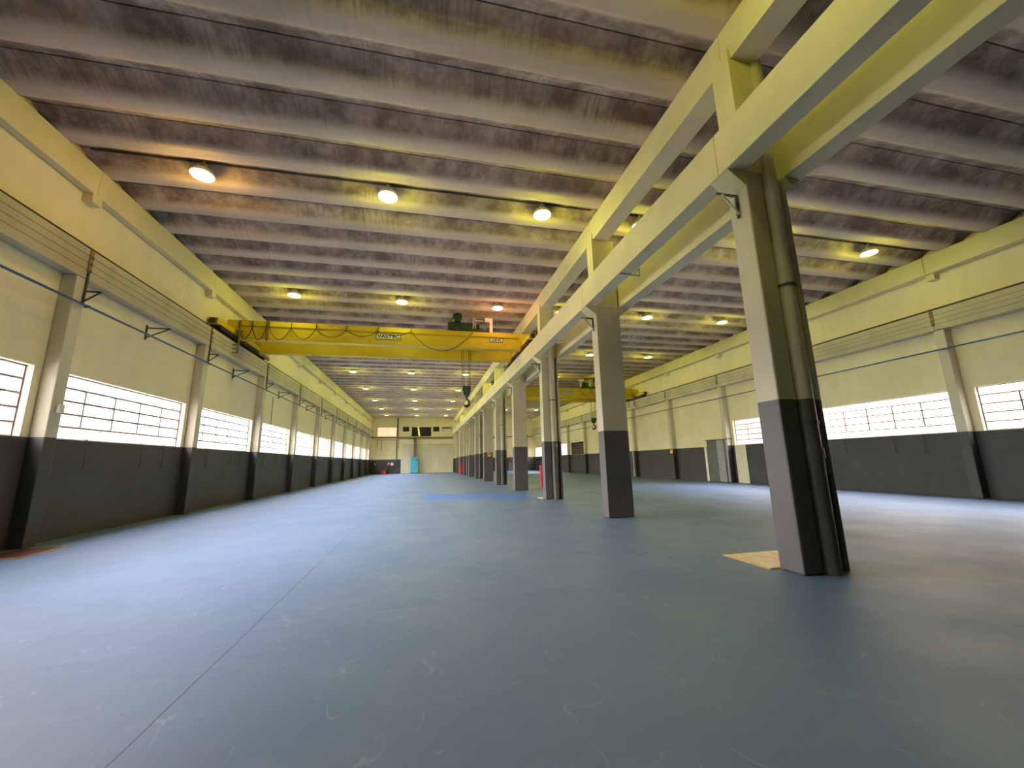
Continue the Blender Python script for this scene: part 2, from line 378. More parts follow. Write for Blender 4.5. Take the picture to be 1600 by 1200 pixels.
for side in (-1, 1):   # one daylight portal per row of windows
    pl = bpy.data.lights.new('daylight_portal', 'AREA'); pl.shape = 'RECTANGLE'; pl.size = ZT - ZS; pl.size_y = YB + 1; pl.cycles.is_portal = True
    po = bpy.data.objects.new('daylight_portal', pl); COL.objects.link(po)
    po.location = (WLX - 0.22 if side < 0 else WRX + 0.22, (YB + 4) / 2, (ZS + ZT) / 2); po.rotation_euler = (0, math.radians(-90 if side < 0 else 90), 0)

# ceiling: precast trough panels, joint at the top between each two
PER, J0 = 1.283, 6.77
def ceiling(name, x0, x1):
    mb = MB(); k = math.floor((YF - J0) / PER)
    while J0 + k * PER < YB + 0.1:
        y = J0 + k * PER
        pf = [(0.014, 9.70), (0.014, 9.49), (0.06, 9.475), (0.16, 9.43), (0.28, 9.345), (0.38, 9.265), (0.45, 9.220), (0.53, 9.203), (0.62, 9.20), (0.80, 9.20), (0.835, 9.212), (0.90, 9.265), (1.0, 9.345), (1.12, 9.43), (1.22, 9.475), (1.269, 9.49), (1.269, 9.70)]
        mb.prism([(y + a, b) for a, b in pf], 'x', x0, x1); k += 1
    o = struct(name, mb, 'ceiling'); me = o.data
    for p in me.polygons: p.use_smooth = True
    me.set_sharp_from_angle(angle=math.radians(28))
    return o
ceiling('ceiling', WLX, 5.355); ceiling('ceiling_right', 5.375, WRX)
struct('roof', MB().box(WLX - 0.3, WRX + 0.3, YF - 0.3, YB + 0.3, 9.70, 9.85), 'dark_void')

# ------------------------------------------------------------------ middle row of columns
def column_thing(n):
    y = YC + n * S; piped = n % 2 == 0
    which = ['nearest', 'second nearest', 'third nearest', 'fourth nearest', 'fifth nearest', 'sixth nearest', 'seventh nearest', 'eighth nearest', 'ninth nearest', 'tenth nearest', 'farthest']
    if n < 0: lab = 'concrete column of the middle row just behind the viewer'
    else: lab = '%s concrete column of the middle row, cream over charcoal, %s' % (which[n], 'with a round downpipe up its front' if piped else 'flat-fronted without a pipe')
    e = thing('concrete_column', (5.455, y, 0), lab, 'column', 'concrete columns of the middle row')
    x0, x1, yb = 5.06, 5.85, y + 0.40
    mb = MB()
    if piped: mb.prism([(x0, y), (5.39, y), (5.39, y + 0.2), (5.76, y + 0.2), (5.76, y), (x1, y), (x1, yb), (x0, yb)], 'z', 0, 6.22)
    else: mb.box(x0, x1, y, yb, 0, 6.22)
    mb.build('shaft', 'column', e, bevel=0.028)
    cp = MB()
    cp.prism([(x0 + 0.03, 5.93), (x0 + 0.03, 6.215), (4.735, 6.215)], 'y', y + 0.002, yb - 0.002)
    cp.prism([(x1 - 0.03, 5.93), (6.18, 6.215), (x1 - 0.03, 6.215)], 'y', y + 0.002, yb - 0.002)
    cp.build('corbel', 'beam', e)
    yu = y + 0.02 if not piped else y
    us = MB().box(5.065, 5.50 if piped else 5.80, y, yb, 6.22, 8.468)
    us.prism([(y + 0.001, 8.46), (yb - 0.001, 8.46), (yb - 0.12, 8.60), (y + 0.001, 8.68)], 'x', 5.066, 5.105)
    us.build('upper_shaft', 'beam', e)
    if piped:
        MB().box(5.50, 5.80, y + 0.2, yb, 6.22, 8.468).build('upper_shaft', 'beam', e)
        cx, r = 5.525, 0.125
        dp = MB().tube([(cx, y + 0.01, 0.0), (cx, y + 0.01, 5.9), (cx, y + 0.02, 6.25), (cx, y + 0.04, 7.2), (cx + 0.10, y + 0.04, 7.7), (cx + 0.10, y + 0.04, 8.50)], r, 20)
        d = dp.build('downpipe', 'column', e, smooth=True)
        for zc in (2.05, 4.2): MB().lathe([(r + 0.014, 0), (r + 0.014, 0.04)], (cx, y + 0.01, zc), 'z', 20).build('pipe_clamp', 'steel_dark', d)
        MB().lathe([(r + 0.02, 0), (r + 0.02, 0.16)], (cx, y + 0.01, 1.55), 'z', 20).build('pipe_socket', 'column', d, smooth=True)
    return e
for n in range(0, N1 + 1): column_thing(n)

# ------------------------------------------------------------------ wall pilasters
def pilaster(side, n):
    if side < 0: y0, xw, xf, xs = 10.88 + (n - 1) * S, WLX, -8.2, -8.27
    else: y0, xw, xf, xs = 10.56 + (n - 1) * S, WRX, 19.15, 19.22
    y1 = y0 + 0.32
    far = WORDS[n] if n >= 0 else 'unseen'
    wall = 'left' if side < 0 else 'right'
    e = thing('wall_pilaster', (xw, y0, 0), ('%s concrete pilaster from the viewer along the %s wall, cream over charcoal' % (WORDS[n - 1], wall)) if n > 0 else 'concrete pilaster level with the nearest column on the %s wall' % wall, 'pilaster', 'concrete pilasters of the %s wall' % wall)
    a, b = min(xw, xf), max(xw, xf)
    MB().box(a, b, y0, y1, 0, 6.21).build('shaft', 'pilaster', e, bevel=0.02)
    a, b = min(xw, xs), max(xw, xs)
    MB().box(a, b, y0 + 0.08 if side < 0 else y0 - 0.06, y1 + 0.06 if side < 0 else y1 - 0.1, 8.23, 8.465).build('head_block', 'beam', e)
for side in (-1, 1):
    for n in range(0 if side > 0 else 0, 11): pilaster(side, n)

# ------------------------------------------------------------------ longitudinal beams
def run(name, label, cat, x0, x1, z0, z1, ys, mat, gap=0.012, group=None):
    e = thing(name, ((x0 + x1) / 2, ys[0], z0), label, cat, group)
    for a, b in zip(ys[:-1], ys[1:]):
        MB().box(x0, x1, a + gap / 2, b - gap / 2, z0, z1).build('beam_segment', mat, e, bevel=0.012)
    return e
def ys_for(y0): return [YF + 0.01] + [y0 + k * S for k in range(-2, 12) if YF + 0.3 < y0 + k * S < YB - 0.3] + [YB - 0.01]
mid = ys_for(YC + 0.2)
run('roof_beam', 'cream roof beam above the middle row of columns', 'beam', 5.11, 5.62, 8.47, 9.2, mid, 'beam')
run('roof_beam', 'cream roof beam under the roof panels on the left wall', 'beam', -8.49, -8.28, 8.47, 9.2, ys_for(11.1), 'beam')
run('roof_beam', 'cream roof beam under the roof panels on the right wall', 'beam', 19.12, 19.49, 8.47, 9.2, ys_for(10.7), 'beam')
def runway(label, x0, x1, ys, mat, railx, face=None, fd=0):
    e = run('crane_runway_beam', label, 'crane beam', x0, x1, 6.225, 7.0, ys, mat)
    MB().box(railx - 0.05, railx + 0.05, ys[0], ys[-1], 7.0, 7.025).box(railx - 0.012, railx + 0.012, ys[0], ys[-1], 7.025, 7.07).box(railx - 0.03, railx + 0.03, ys[0], ys[-1], 7.07, 7.10).build('rail', 'rail', e)
    if face is not None:
        for z in (6.42, 6.60, 6.78):
            MB().tube([(face + fd * 0.055, ys[0] + 0.1, z), (face + fd * 0.055, ys[-1] - 0.1, z)], 0.007, 6).build('conductor_wire', 'wire', e)
        for y in ys[1:-1]:
            bk = MB().box(min(face, face + fd * 0.03), max(face, face + fd * 0.03), y - 0.05, y + 0.05, 6.40, 6.98)
            for z in (6.42, 6.60, 6.78): bk.box(min(face, face + fd * 0.07), max(face, face + fd * 0.07), y - 0.02, y + 0.02, z - 0.03, z + 0.03)
            bk.build('conductor_bracket', 'rust', e)
    return e
runway('cream crane runway beam on the left wall with thin wires along its face', -8.49, -8.2, ys_for(11.15), 'runway', -8.32, -8.2, 1)
runway('cream crane runway beam on the left side of the middle columns', 4.73, 5.08, mid, 'beam', 4.9)
runway('cream crane runway beam on the right side of the middle columns', 5.85, 6.2, mid, 'beam', 6.05)
runway('cream crane runway beam on the right wall with thin wires along its face', 19.1, 19.49, ys_for(10.8), 'runway', 19.25, 19.1, -1)

# ------------------------------------------------------------------ high-bay lamps
PROTO = {}
def lamp(x, y, tone, label):
    zb = 9.06
    if tone not in PROTO:
        e = thing('high_bay_lamp', (x, y, zb), label, 'lamp', 'high-bay lamps under the roof')
        MB().lathe([(0.27, -0.02), (0.275, 0.0), (0.24, 0.10), (0.15, 0.17), (0.09, 0.19), (0.085, 0.30), (0.03, 0.31), (0.02, 0.40)], (x, y, zb), 'z', 20).build('reflector', 'zinc', e, smooth=True)
        MB().lathe([(0.262, -0.035), (0.262, -0.018)], (x, y, zb), 'z', 20).build('lens', 'lens_' + tone, e)
        li = bpy.data.lights.new('lamp_light', 'POINT'); li.energy = LAMP_W; li.shadow_soft_size = 0.2
        li.color = {'green': (0.88, 0.93, 0.02), 'warm': (1.0, 0.62, 0.10), 'pink': (1.0, 0.50, 0.20)}[tone]
        lo = bpy.data.objects.new('lamp_light', li); COL.objects.link(lo); lo.parent = e; lo.location = (0, 0, -0.26)
        PROTO[tone] = e; return e
    c = copy_tree(PROTO[tone], (x, y, zb)); c['label'] = label; return c
rows = [J0 + PER * 3 - 0.06 + i * PER * 6 for i in range(-1, 8)]
XL_ = [(-5.75, 'beside the left wall'), (-1.14, 'along the left aisle centre'), (3.42, 'just left of the middle beams')]
XR_ = [(6.75, 'just right of the middle beams'), (11.6, 'along the right aisle centre'), (16.25, 'beside the right wall')]
for i, y in enumerate(rows):
    for x, where in XL_ + XR_:
        if i == 0 and x not in (-1.14, 3.42): continue
        tone = 'green'
        if i == 1 and x == -5.75: tone = 'warm'
        if i == 2 and x == 3.42: tone = 'pink'
        rw = 'row above the viewer' if i == 0 else WORDS[i - 1] + ' row'
        col = {'green': 'yellow-green', 'warm': 'warm orange', 'pink': 'pinkish orange'}[tone]
        lamp(x, y, tone, '%s lamp %s, %s' % (col, where, rw))
    for k, (a, b, nm) in enumerate(((-8.25, 5.08, 'left'), (5.65, 19.1, 'right'))):
        c = MB().tube([(a, y + 0.05, 9.44), (b, y + 0.05, 9.44)], 0.022, 6).build('lamp_conduit', 'steel_dark')
        tag(c, 'dark conduit feeding the %s of the %s aisle' % (('lamp row just above the viewer' if i == 0 else WORDS[i - 1] + ' lamp row'), nm), 'conduit', 'conduits along the roof joints')

# ------------------------------------------------------------------ overhead cranes
def crane(x0, x1, yc, label, hx, mirror, fest, plates):
    """near girder face at yc-1.1, far girder face at yc+1.2"""
    e = thing('overhead_crane', ((x0 + x1) / 2, yc, 7.1), label, 'crane', 'yellow overhead cranes')
    yn, yf = yc - 1.1, yc + 1.2
    a, b = x0 + 0.28, x1 - 0.18
    for y in (yn, yf):
        g = MB().box(a, b, y, y + 0.32, 7.16, 7.93).box(a, b, y - 0.05, y + 0.37, 7.93, 7.97).box(a, b, y - 0.03, y + 0.35, 7.12, 7.155)
        g.box(a, b, y - 0.045, y - 0.005, 7.74, 7.925)
        gd = g.build('girder', 'yellow', e, bevel=0.006)
        MB().box(a + 0.2, b - 0.2, y + 0.13, y + 0.18, 7.97, 8.03).build('trolley_rail', 'rail', gd)
    k = 0
    while True and yf:
        xl = a + 2.4 + k * 1.18
        if xl > b - 4.5: break
        MB().prism([(yf + 0.02, 7.12), (yf + 0.30, 7.12), (yf + 0.30, 7.02)], 'x', xl, xl + 0.12).build('lug', 'yellow', e); k += 1
    for xr, s in ((x0, 1), (x1, -1)):
        t = MB().box(xr - 0.16, xr + 0.16, yc - 2.7, yc + 2.9, 7.26, 7.52)
        t.box(xr - 0.16, xr + 0.26 if s > 0 else xr + 0.16, yn - 0.06, yn + 0.4, 7.52, 7.97) if s > 0 else t.box(xr - 0.26, xr + 0.16, yn - 0.06, yn + 0.4, 7.52, 7.97)
        t.box(xr - 0.16, xr + 0.26, yf - 0.06, yf + 0.4, 7.52, 7.97) if s > 0 else t.box(xr - 0.26, xr + 0.16, yf - 0.06, yf + 0.4, 7.52, 7.97)
        tr = t.build('end_truck', 'yellow', e, bevel=0.012)
        MB().box(xr - 0.20, xr - 0.13, yc - 2.5, yc + 2.8, 7.11, 7.27).box(xr + 0.13, xr + 0.20, yc - 2.5, yc + 2.8, 7.11, 7.27).build('side_guard', 'rail', tr)
        for yw in (yc - 2.35, yc + 2.55):
            MB().lathe([(0.14, -0.05), (0.14, 0.05)], (xr, yw, 7.245), 'x', 18).build('wheel', 'rail', tr)
        MB().box(xr - 0.09, xr + 0.09, yc - 2.80, yc - 2.7, 7.28, 7.46).build('buffer', 'black', tr)
    # current collector arm reaching down over the wall beam
    xc = x0 + 0.42 if not mirror else x1 - 0.42
    sgn = -1 if not mirror else 1
    ca = MB().bar((xc, yn - 0.25, 7.5), (xc, yn - 0.25, 6.38), 0.05)
    for z in (6.42, 6.60, 6.78): ca.bar((xc, yn - 0.25, z), (xc + sgn * 0.2, yn - 0.25, z), 0.05)
    ca.bar((xc, yn - 0.25, 7.45), (xc, yn + 0.05, 7.45), 0.05)
    ca.build('collector_arm', 'rust', e)
    # festoon cable on the near girder
    yy = yn - 0.10; pts = []
    for (xa, za, xb, zb_, zl) in fest:
        for i in range(13):
            t = i / 12; base = za + (zb_ - za) * t; sag = (za + zb_) / 2 - zl
            pts.append((xa + (xb - xa) * t, yy, base - sag * 4 * t * (1 - t)))
    MB().tube(pts, 0.017, 6).build('festoon_cable', 'cable', e, smooth=True)
    for (xa, za, xb, zb_, zl) in fest: MB().box(xa - 0.012, xa + 0.012, yn - 0.11, yn - 0.04, za - 0.02, 7.95).build('festoon_hanger', 'steel_dark', e)
    for (xa, xb, za, zb_, txt, sz) in plates:
        fr = MB().box(xa - 0.03, xb + 0.03, yn - 0.012, yn - 0.001, za - 0.03, zb_ + 0.03).build('plate_border', 'black', e)
        pl = MB().box(xa, xb, yn - 0.02, yn - 0.004, za, zb_).build('name_plate', 'plate', e)
        lettering(txt, pl, (xa + xb) / 2, yn - 0.022, (za + zb_) / 2, sz, 'black', sx=1.12)
    return e, yn, yf
fl = [(-8.0, 7.66, -7.5, 7.68, 7.08), (-7.5, 7.68, -6.93, 7.68, 7.08), (-6.93, 7.68, -6.84, 7.69, 7.04), (-6.84, 7.69, -5.93, 7.70, 7.14), (-5.93, 7.70, -4.9, 7.70, 7.2),
      (-4.9, 7.70, -3.61, 7.71, 7.34), (-3.61, 7.71, -2.2, 7.75, 7.45), (-2.2, 7.75, -0.71, 7.80, 7.55), (-0.71, 7.80, 2.3, 7.98, 6.90)]
crane(-8.32, 4.9, 20.0, 'yellow double-girder overhead crane spanning the left aisle', 2, False, fl,
      [(-2.27, -1.19, 7.40, 7.66, 'VASTEC', 0.26), (3.14, 3.76, 7.51, 7.67, 'CAP 5T', 0.13)])
fr_ = [(17.6, 7.68, 16.9, 7.68, 7.1), (16.9, 7.68, 15.9, 7.69, 7.15), (15.9, 7.69, 14.75, 7.72, 7.25), (14.75, 7.72, 13.7, 7.8, 7.35)]
crane(6.05, 19.25, 34.4, 'yellow overhead crane in the right aisle beyond the columns', 14, True, fr_, [(11.95, 13.0, 7.42, 7.68, 'VASTEC', 0.26)])

def hoist(x, yc, label, flip=1):
    """trolley with rope drum, round motor, white cabinet; x is the rope centre"""
    e = thing('crane_hoist', (x, yc, 8.03), label, 'hoist')
    X = lambda d: x + flip * d
    def bx(mb, a, b, *r): return mb.box(min(X(a), X(b)), max(X(a), X(b)), *r)
    f = MB(); bx(f, -1.0, 1.05, yc - 1.0, yc - 0.88, 8.06, 8.16); bx(f, -1.0, 1.05, yc + 1.3, yc + 1.42, 8.06, 8.16)
    bx(f, -0.95, -0.8, yc - 1.0, yc + 1.42, 8.10, 8.2); bx(f, 0.85, 1.0, yc - 1.0, yc + 1.42, 8.10, 8.2)
    f.build('trolley_frame', 'green_dark', e)
    for dx in (-0.75, 0.8):
        for yw in (yc - 0.945, yc + 1.355):
            MB().lathe([(0.075, -0.03), (0.075, 0.03)], (X(dx), yw, 8.105), 'y', 14).build('wheel', 'rail', e)
    d = MB().lathe([(0.0, 0), (0.26, 0.0), (0.26, 1.35), (0.0, 1.35)], (min(X(-0.95), X(0.4)), yc, 8.42), 'x', 24)
    bx(d, -0.98, 0.36, yc - 0.33, yc + 0.26, 8.2, 8.72)
    d.build('rope_drum', 'green_dark', e, bevel=0.02)
    g = MB(); bx(g, 0.42, 1.0, yc - 0.36, yc + 0.3, 8.2, 8.68); bx(g, 0.62, 1.12, yc - 0.2, yc + 0.2, 8.2, 8.5)
    g.lathe([(0.16, 0), (0.16, 0.16)], (X(0.72), yc - 0.5, 8.5), 'y', 18)
    g.build('gearbox', 'green_dark', e, bevel=0.03)
    m = MB().lathe([(0.05, -0.34), (0.22, -0.32), (0.245, -0.28), (0.245, 0.22), (0.2, 0.26)], (X(-0.5), yc - 0.05, 9.0), 'y', 24)
    bx(m, -0.68, -0.32, yc - 0.2, yc + 0.15, 8.7, 8.82); m.build('motor', 'green_dark', e, smooth=False)
    c = MB(); bx(c, 0.92, 1.32, yc - 0.42, yc - 0.36, 8.78, 9.0); bx(c, 1.17, 1.32, yc - 0.42, yc - 0.36, 8.22, 8.78); bx(c, 1.0, 1.32, yc - 0.36, yc + 0.1, 8.9, 9.0)
    c.build('control_cabinet', 'white', e)
    ar = MB(); ar.tube([(X(0.30), yc - 0.46, 8.15), (X(0.30), yc - 0.46, 8.9), (X(0.34), yc - 0.46, 8.97), (X(0.40), yc - 0.46, 8.9), (X(0.42), yc - 0.46, 8.1)], 0.018, 6)
    bx(ar, 0.4, 0.85, yc - 0.47, yc - 0.44, 8.78, 8.82); ar.build('cable_arm', 'zinc', e)
    for dx in (-0.27, -0.16, 0.15, 0.24):
        MB().tube([(X(dx), yc, 8.2), (X(dx * 0.75), yc, 5.40)], 0.014, 6).build('hoist_rope', 'rope', e)
    hb = MB().prism([(x - 0.21, 5.42), (x + 0.21, 5.42), (x + 0.21, 5.15), (x + 0.12, 4.93), (x - 0.12, 4.93), (x - 0.21, 5.15)], 'y', yc - 0.16, yc + 0.16)
    hb.lathe([(0.17, 0), (0.17, 0.06)], (x, yc - 0.21, 5.22), 'y', 20); hb.lathe([(0.17, 0), (0.17, 0.06)], (x, yc + 0.15, 5.22), 'y', 20)
    hbo = hb.build('hook_block', 'green_dark', e, bevel=0.02)
    pts = [(x, yc, 4.93), (x, yc, 4.78)]; rad = [0.045, 0.05]
    for i in range(0, 13):
        t = math.radians(90 - i * 22); pts.append((x + 0.15 * math.cos(t) * 1.0, yc, 4.56 + 0.17 * math.sin(t))); rad.append(0.05 + 0.03 * math.sin(math.pi * i / 12) - (0.03 if i > 10 else 0))
    hko = MB().tube(pts, rad, 10).build('hook', 'rope', hbo, smooth=True)
    return e
hoist(2.07, 20.0, 'dark green hoist with round motor and hook on the left aisle crane')
hoist(15.35, 34.4, 'dark green hoist with hook on the crane in the right aisle', -1)

# ------------------------------------------------------------------ blue pipes and their brackets
pL = thing('compressed_air_pipe', (-8.12, YF + 0.1, 5.54), 'thin blue pipe running along the left wall in front of the pilasters', 'pipe')
MB().tube([(-8.12, YF + 0.05, 5.54), (-8.12, YB - 0.05, 5.54)], 0.028, 10).build('pipe', 'blue_pipe', pL, smooth=True)
for n in range(-1, 11):
    y = 11.25 + (n - 1) * S
    MB().box(-8.20, -8.09, y - 0.04, y, 5.51, 5.57).build('pipe_clip', 'steel_dark', pL)
pR = thing('compressed_air_pipe', (19.05, YF + 0.1, 5.45), 'thin blue pipe running along the right wall in front of the pilasters', 'pipe')
MB().tube([(19.08, YF + 0.05, 5.45), (19.08, YB - 0.05, 5.45)], 0.026, 10).build('pipe', 'blue_pipe', pR, smooth=True)
for n in range(-1, 11):
    y = 10.7 + (n - 1) * S
    MB().box(19.10, 19.15, y - 0.02, y + 0.02, 5.42, 5.48).build('pipe_clip', 'steel_dark', pR)
def tri_bracket(x, y, zt, zb, arm, label, tall=0.0):
    e = thing('steel_bracket', (x, y, zb), label, 'bracket', 'triangular steel brackets under the left crane beam')
    MB().bar((x + 0.02, y, zb - 0.02), (x + 0.02, y, zt + 0.06 + tall), 0.04).build('upright', 'steel_dark', e)
    MB().bar((x + 0.03, y, zt - 0.03), (x + arm, y, zt - 0.03), 0.035).build('arm', 'steel_dark', e)
    MB().bar((x + 0.03, y, zb + 0.04), (x + arm * 0.95, y, zt - 0.04), 0.03).build('brace', 'steel_dark', e)
for n in range(0, 10):
    tri_bracket(WLX, 13.95 + (n - 0) * S, 5.93, 5.55, 0.66, '%s mid-bay triangular bracket from the viewer on the left wall' % WORDS[n])
    tri_bracket(-8.2, 11.14 + (n - 0) * S, 5.93, 5.60, 0.36, 'triangular bracket on the %s left pilaster from the viewer' % WORDS[n], 0.38)
# brackets by the middle columns
for n in range(0, 9):
    y = YC + n * S + 0.22
    e = thing('steel_bracket', (5.06, y, 5.5), 'small braced bracket under the corbel of the %s middle column' % WORDS[n], 'bracket', 'brackets on the middle columns')
    MB().bar((5.035, y, 5.5), (5.035, y, 5.92), 0.035).build('upright', 'steel_dark', e)
    MB().bar((5.04, y, 5.905), (4.66, y, 5.905), 0.03).build('arm', 'steel_dark', e)
    br = MB().bar((4.74, y - 0.03, 5.89), (5.035, y - 0.03, 5.55), 0.045, 0.012).build('brace', 'white', e, label='pale perforated brace')
    ho = MB()
    for i in range(12):
        t = (i + 0.5) / 12; c = Vector((4.74 + 0.295 * t, y - 0.0375, 5.89 - 0.34 * t)); ho.box(c.x - 0.006, c.x + 0.006, y - 0.0385, y - 0.0355, c.z - 0.006, c.z + 0.006)
    ho.build('hole', 'black', br, kind='stuff')
    y2 = YC + n * S + 3.75
    e = thing('steel_bracket', (5.1, y2, 6.2), 'pale angle bracket under the middle runway beam past the %s column' % WORDS[n], 'bracket', 'pale brackets between the middle beams')
    MB().bar((4.76, y2, 6.205), (5.32, y2, 6.205), 0.03).build('arm', 'zinc', e)
    MB().bar((5.305, y2, 6.2), (5.305, y2, 6.62), 0.03).build('upright', 'zinc', e)
    MB().bar((5.14, y2, 6.215), (5.3, y2, 6.40), 0.025).build('brace', 'zinc', e)

# ------------------------------------------------------------------ floor hatches
def hatch(x0, x1, y0, y1, mat, label, lip='line_yellow'):
    e = thing('floor_hatch', ((x0 + x1) / 2, (y0 + y1) / 2, 0), label, 'hatch')
    MB().box(x0, x1, y0, y1, 0, 0.010).build('hatch_frame', lip, e)
    MB().box(x0 + 0.04, x1 - 0.04, y0 + 0.04, y1 - 0.04, 0.008, 0.014).build('cover', mat, e)
hatch(4.90, 6.02, 5.20, 6.15, 'board', 'bare timber-coloured floor cover behind the nearest middle column')
hatch(-8.18, -7.38, 9.78, 10.86, 'dark_red', 'dark red floor plate at the foot of the left wall')
hatch(5.0, 6.0, 17.02, 17.75, 'white', 'pale floor plate beside the third middle column', 'white')

# ------------------------------------------------------------------ far wall, left aisle
yb = YB
def box_on_back(name, x0, x1, z0, z1, d, mat, label, cat, parent=None):
    o = MB().box(x0, x1, yb - d, yb, z0, z1).build(name, mat, parent)
    if parent is None: tag(o, label, cat)
    return o
def back_window(i, x0, x1, z0, z1, mat, muntins, frame='white'):
    e = bpy.data.objects.new('window_%d' % i, None); COL.objects.link(e); e.location = (x0, yb, z0); e['kind'] = 'structure'
    t = 0.06; f = MB().box(x0 - t, x0, yb - 0.05, yb, z0 - t, z1 + t).box(x1, x1 + t, yb - 0.05, yb, z0 - t, z1 + t).box(x0, x1, yb - 0.05, yb, z0 - t, z0).box(x0, x1, yb - 0.05, yb, z1, z1 + t)
    for x in muntins: f.box(x - 0.03, x + 0.03, yb - 0.04, yb - 0.02, z0, z1)
    f.build('window_frame', frame, e)
    MB().box(x0, x1, yb - 0.02, yb - 0.005, z0, z1).build('glass', mat, e)
back_window(30, -7.50, -4.47, 6.13, 7.60, 'peach_window', [-5.95], 'frame_cream')
back_window(31, -3.40, -2.50, 6.97, 7.68, 'dark_glass', [-2.95], 'brown_duct')
back_window(32, -2.0, 1.22, 6.12, 7.68, 'dark_glass', [])
back_window(33, 1.60, 2.52, 6.97, 7.68, 'dark_void', [], 'brown_duct')
lv = thing('louvre_vent', (3.9, yb, 7.05), 'wide brown louvre high on the back wall left aisle', 'vent')
MB().box(3.08, 4.72, yb - 0.06, yb, 7.05, 7.70).build('vent_frame', 'brown_duct', lv); MB().box(3.15, 4.65, yb - 0.09, yb - 0.06, 7.08, 7.34).build('blade', 'white', lv, label='white lower blade')
box_on_back('ledge_beam', WLX, 4.9, 5.86, 6.0, 0.16, 'brown_duct', 'brown ledge across the back wall of the left aisle', 'beam')
dp = thing('duct_pipe', (-4.27, yb, 2.4), 'tall brown pipe down the back wall left of the blue cabinet', 'pipe')
MB().box(-4.42, -4.18, yb - 0.2, yb - 0.002, 6.02, 9.2).build('duct', 'brown_duct', dp)
MB().tube([(-4.38, yb - 0.12, 5.84), (-4.38, yb - 0.12, 2.45)], 0.07, 8).build('lower_pipe', 'brown_duct', dp)
bpq = thing('branch_pipe', (-4.08, yb - 0.25, 4.1), 'rusty pipe along the ledge above the cream doors', 'pipe')
MB().tube([(-4.08, yb - 0.2, 4.1), (-4.08, yb - 0.2, 5.72), (4.9, yb - 0.2, 5.72)], 0.05, 8).build('pipe', 'rust', bpq)
wp = thing('wall_conduit', (-7, yb, 3.8), 'grey conduit with two drops on the back wall beside the left corner', 'conduit')
MB().tube([(-7.9, yb - 0.06, 5.55), (-4.6, yb - 0.06, 5.55)], 0.03, 6).build('header', 'door_grey', wp)
for x, z in ((-7.45, 4.05), (-6.82, 3.85)): MB().tube([(x, yb - 0.06, 5.55), (x, yb - 0.06, z)], 0.035 if x < -7 else 0.055, 6).build('drop', 'door_grey', wp)
# cream sliding doors
dr = bpy.data.objects.new('door_1', None); COL.objects.link(dr); dr.location = (-3.5, yb, 0); dr['kind'] = 'structure'
for a, b in ((-3.5, -2.3), (-2.28, -0.2), (-0.18, 1.28), (1.30, 2.62), (2.64, 5.0)):
    MB().box(a, b, yb - 0.09, yb, 0.02, 4.68).build('door_leaf', 'door_cream', dr, bevel=0.01)
MB().box(-3.55, 5.0, yb - 0.12, yb, 4.70, 4.78).build('track', 'runway', dr)
MB().box(-3.62, -3.5, yb - 0.1, yb, 0, 4.78).build('jamb', 'frame_cream', dr)
tag(MB().box(-3.3, -2.95, yb - 0.11, yb - 0.09, 0.35, 0.62).build('air_grille', 'runway'), 'small grille low in the cream door left of the blue cabinet', 'vent')
# blue cabinet with duct
cb = thing('dryer_cabinet', (-1.42, yb - 0.45, 0), 'tall light blue metal cabinet against the back wall', 'cabinet')
MB().box(-2.05, -0.80, yb - 0.8, yb - 0.13, 0.10, 2.68).build('body', 'cyan', cb, bevel=0.02)
MB().box(-2.0, -0.85, yb - 0.75, yb - 0.18, 0.0, 0.10).build('plinth', 'black', cb)
for a, b in ((-2.0, -1.45), (-1.42, -0.86)): MB().box(a, b, yb - 0.83, yb - 0.8, 0.18, 2.6).build('door_panel', 'cyan', cb, bevel=0.01)
MB().box(-1.15, -0.95, yb - 0.85, yb - 0.83, 2.05, 2.3).build('control_display', 'blue_pipe', cb, label='dark blue display')
MB().box(-1.35, -1.30, yb - 0.86, yb - 0.83, 1.2, 1.4).build('handle', 'zinc', cb)
ex = thing('exhaust_duct', (-1.38, yb - 0.4, 2.68), 'brown exhaust duct rising from the blue cabinet', 'duct')
MB().box(-1.60, -1.16, yb - 0.62, yb - 0.27, 2.68, 5.80).build('duct', 'brown_duct', ex, bevel=0.01)
# things on the dark dado
fx = thing('fire_extinguisher', (-7.72, yb, 1.3), 'extinguisher hung near the left corner of the back wall', 'extinguisher')
MB().lathe([(0.02, 0), (0.1, 0.02), (0.1, 0.46), (0.03, 0.55)], (-7.72, yb - 0.14, 1.33), 'z', 14).build('cylinder', 'steel_dark', fx, smooth=True)
MB().box(-7.74, -7.60, yb - 0.25, yb - 0.236, 1.5, 1.75).build('label_plate', 'white', fx); MB().tube([(-7.72, yb - 0.14, 1.88), (-7.82, yb - 0.14, 1.95), (-7.86, yb - 0.14, 1.5)], 0.018, 6).build('hose', 'black', fx)
rb = thing('red_box', (-6.25, yb - 0.4, 0), 'low red box standing on the floor at the back wall', 'box')
MB().box(-6.66, -5.86, yb - 0.7, yb - 0.15, 0.03, 0.55).build('body', 'red', rb, bevel=0.03); MB().box(-6.69, -5.83, yb - 0.73, yb - 0.12, 0.50, 0.58).build('lid', 'red', rb, bevel=0.02); MB().box(-6.6, -5.92, yb - 0.66, yb - 0.2, 0, 0.04).build('base', 'black', rb)
cp_ = thing('control_panel', (-5.1, yb - 0.1, 0), 'dark switch panel with white plate on posts at the back wall', 'control panel')
MB().box(-5.72, -4.55, yb - 0.2, yb - 0.05, 1.25, 1.85).build('cabinet_body', 'steel_dark', cp_, bevel=0.01)
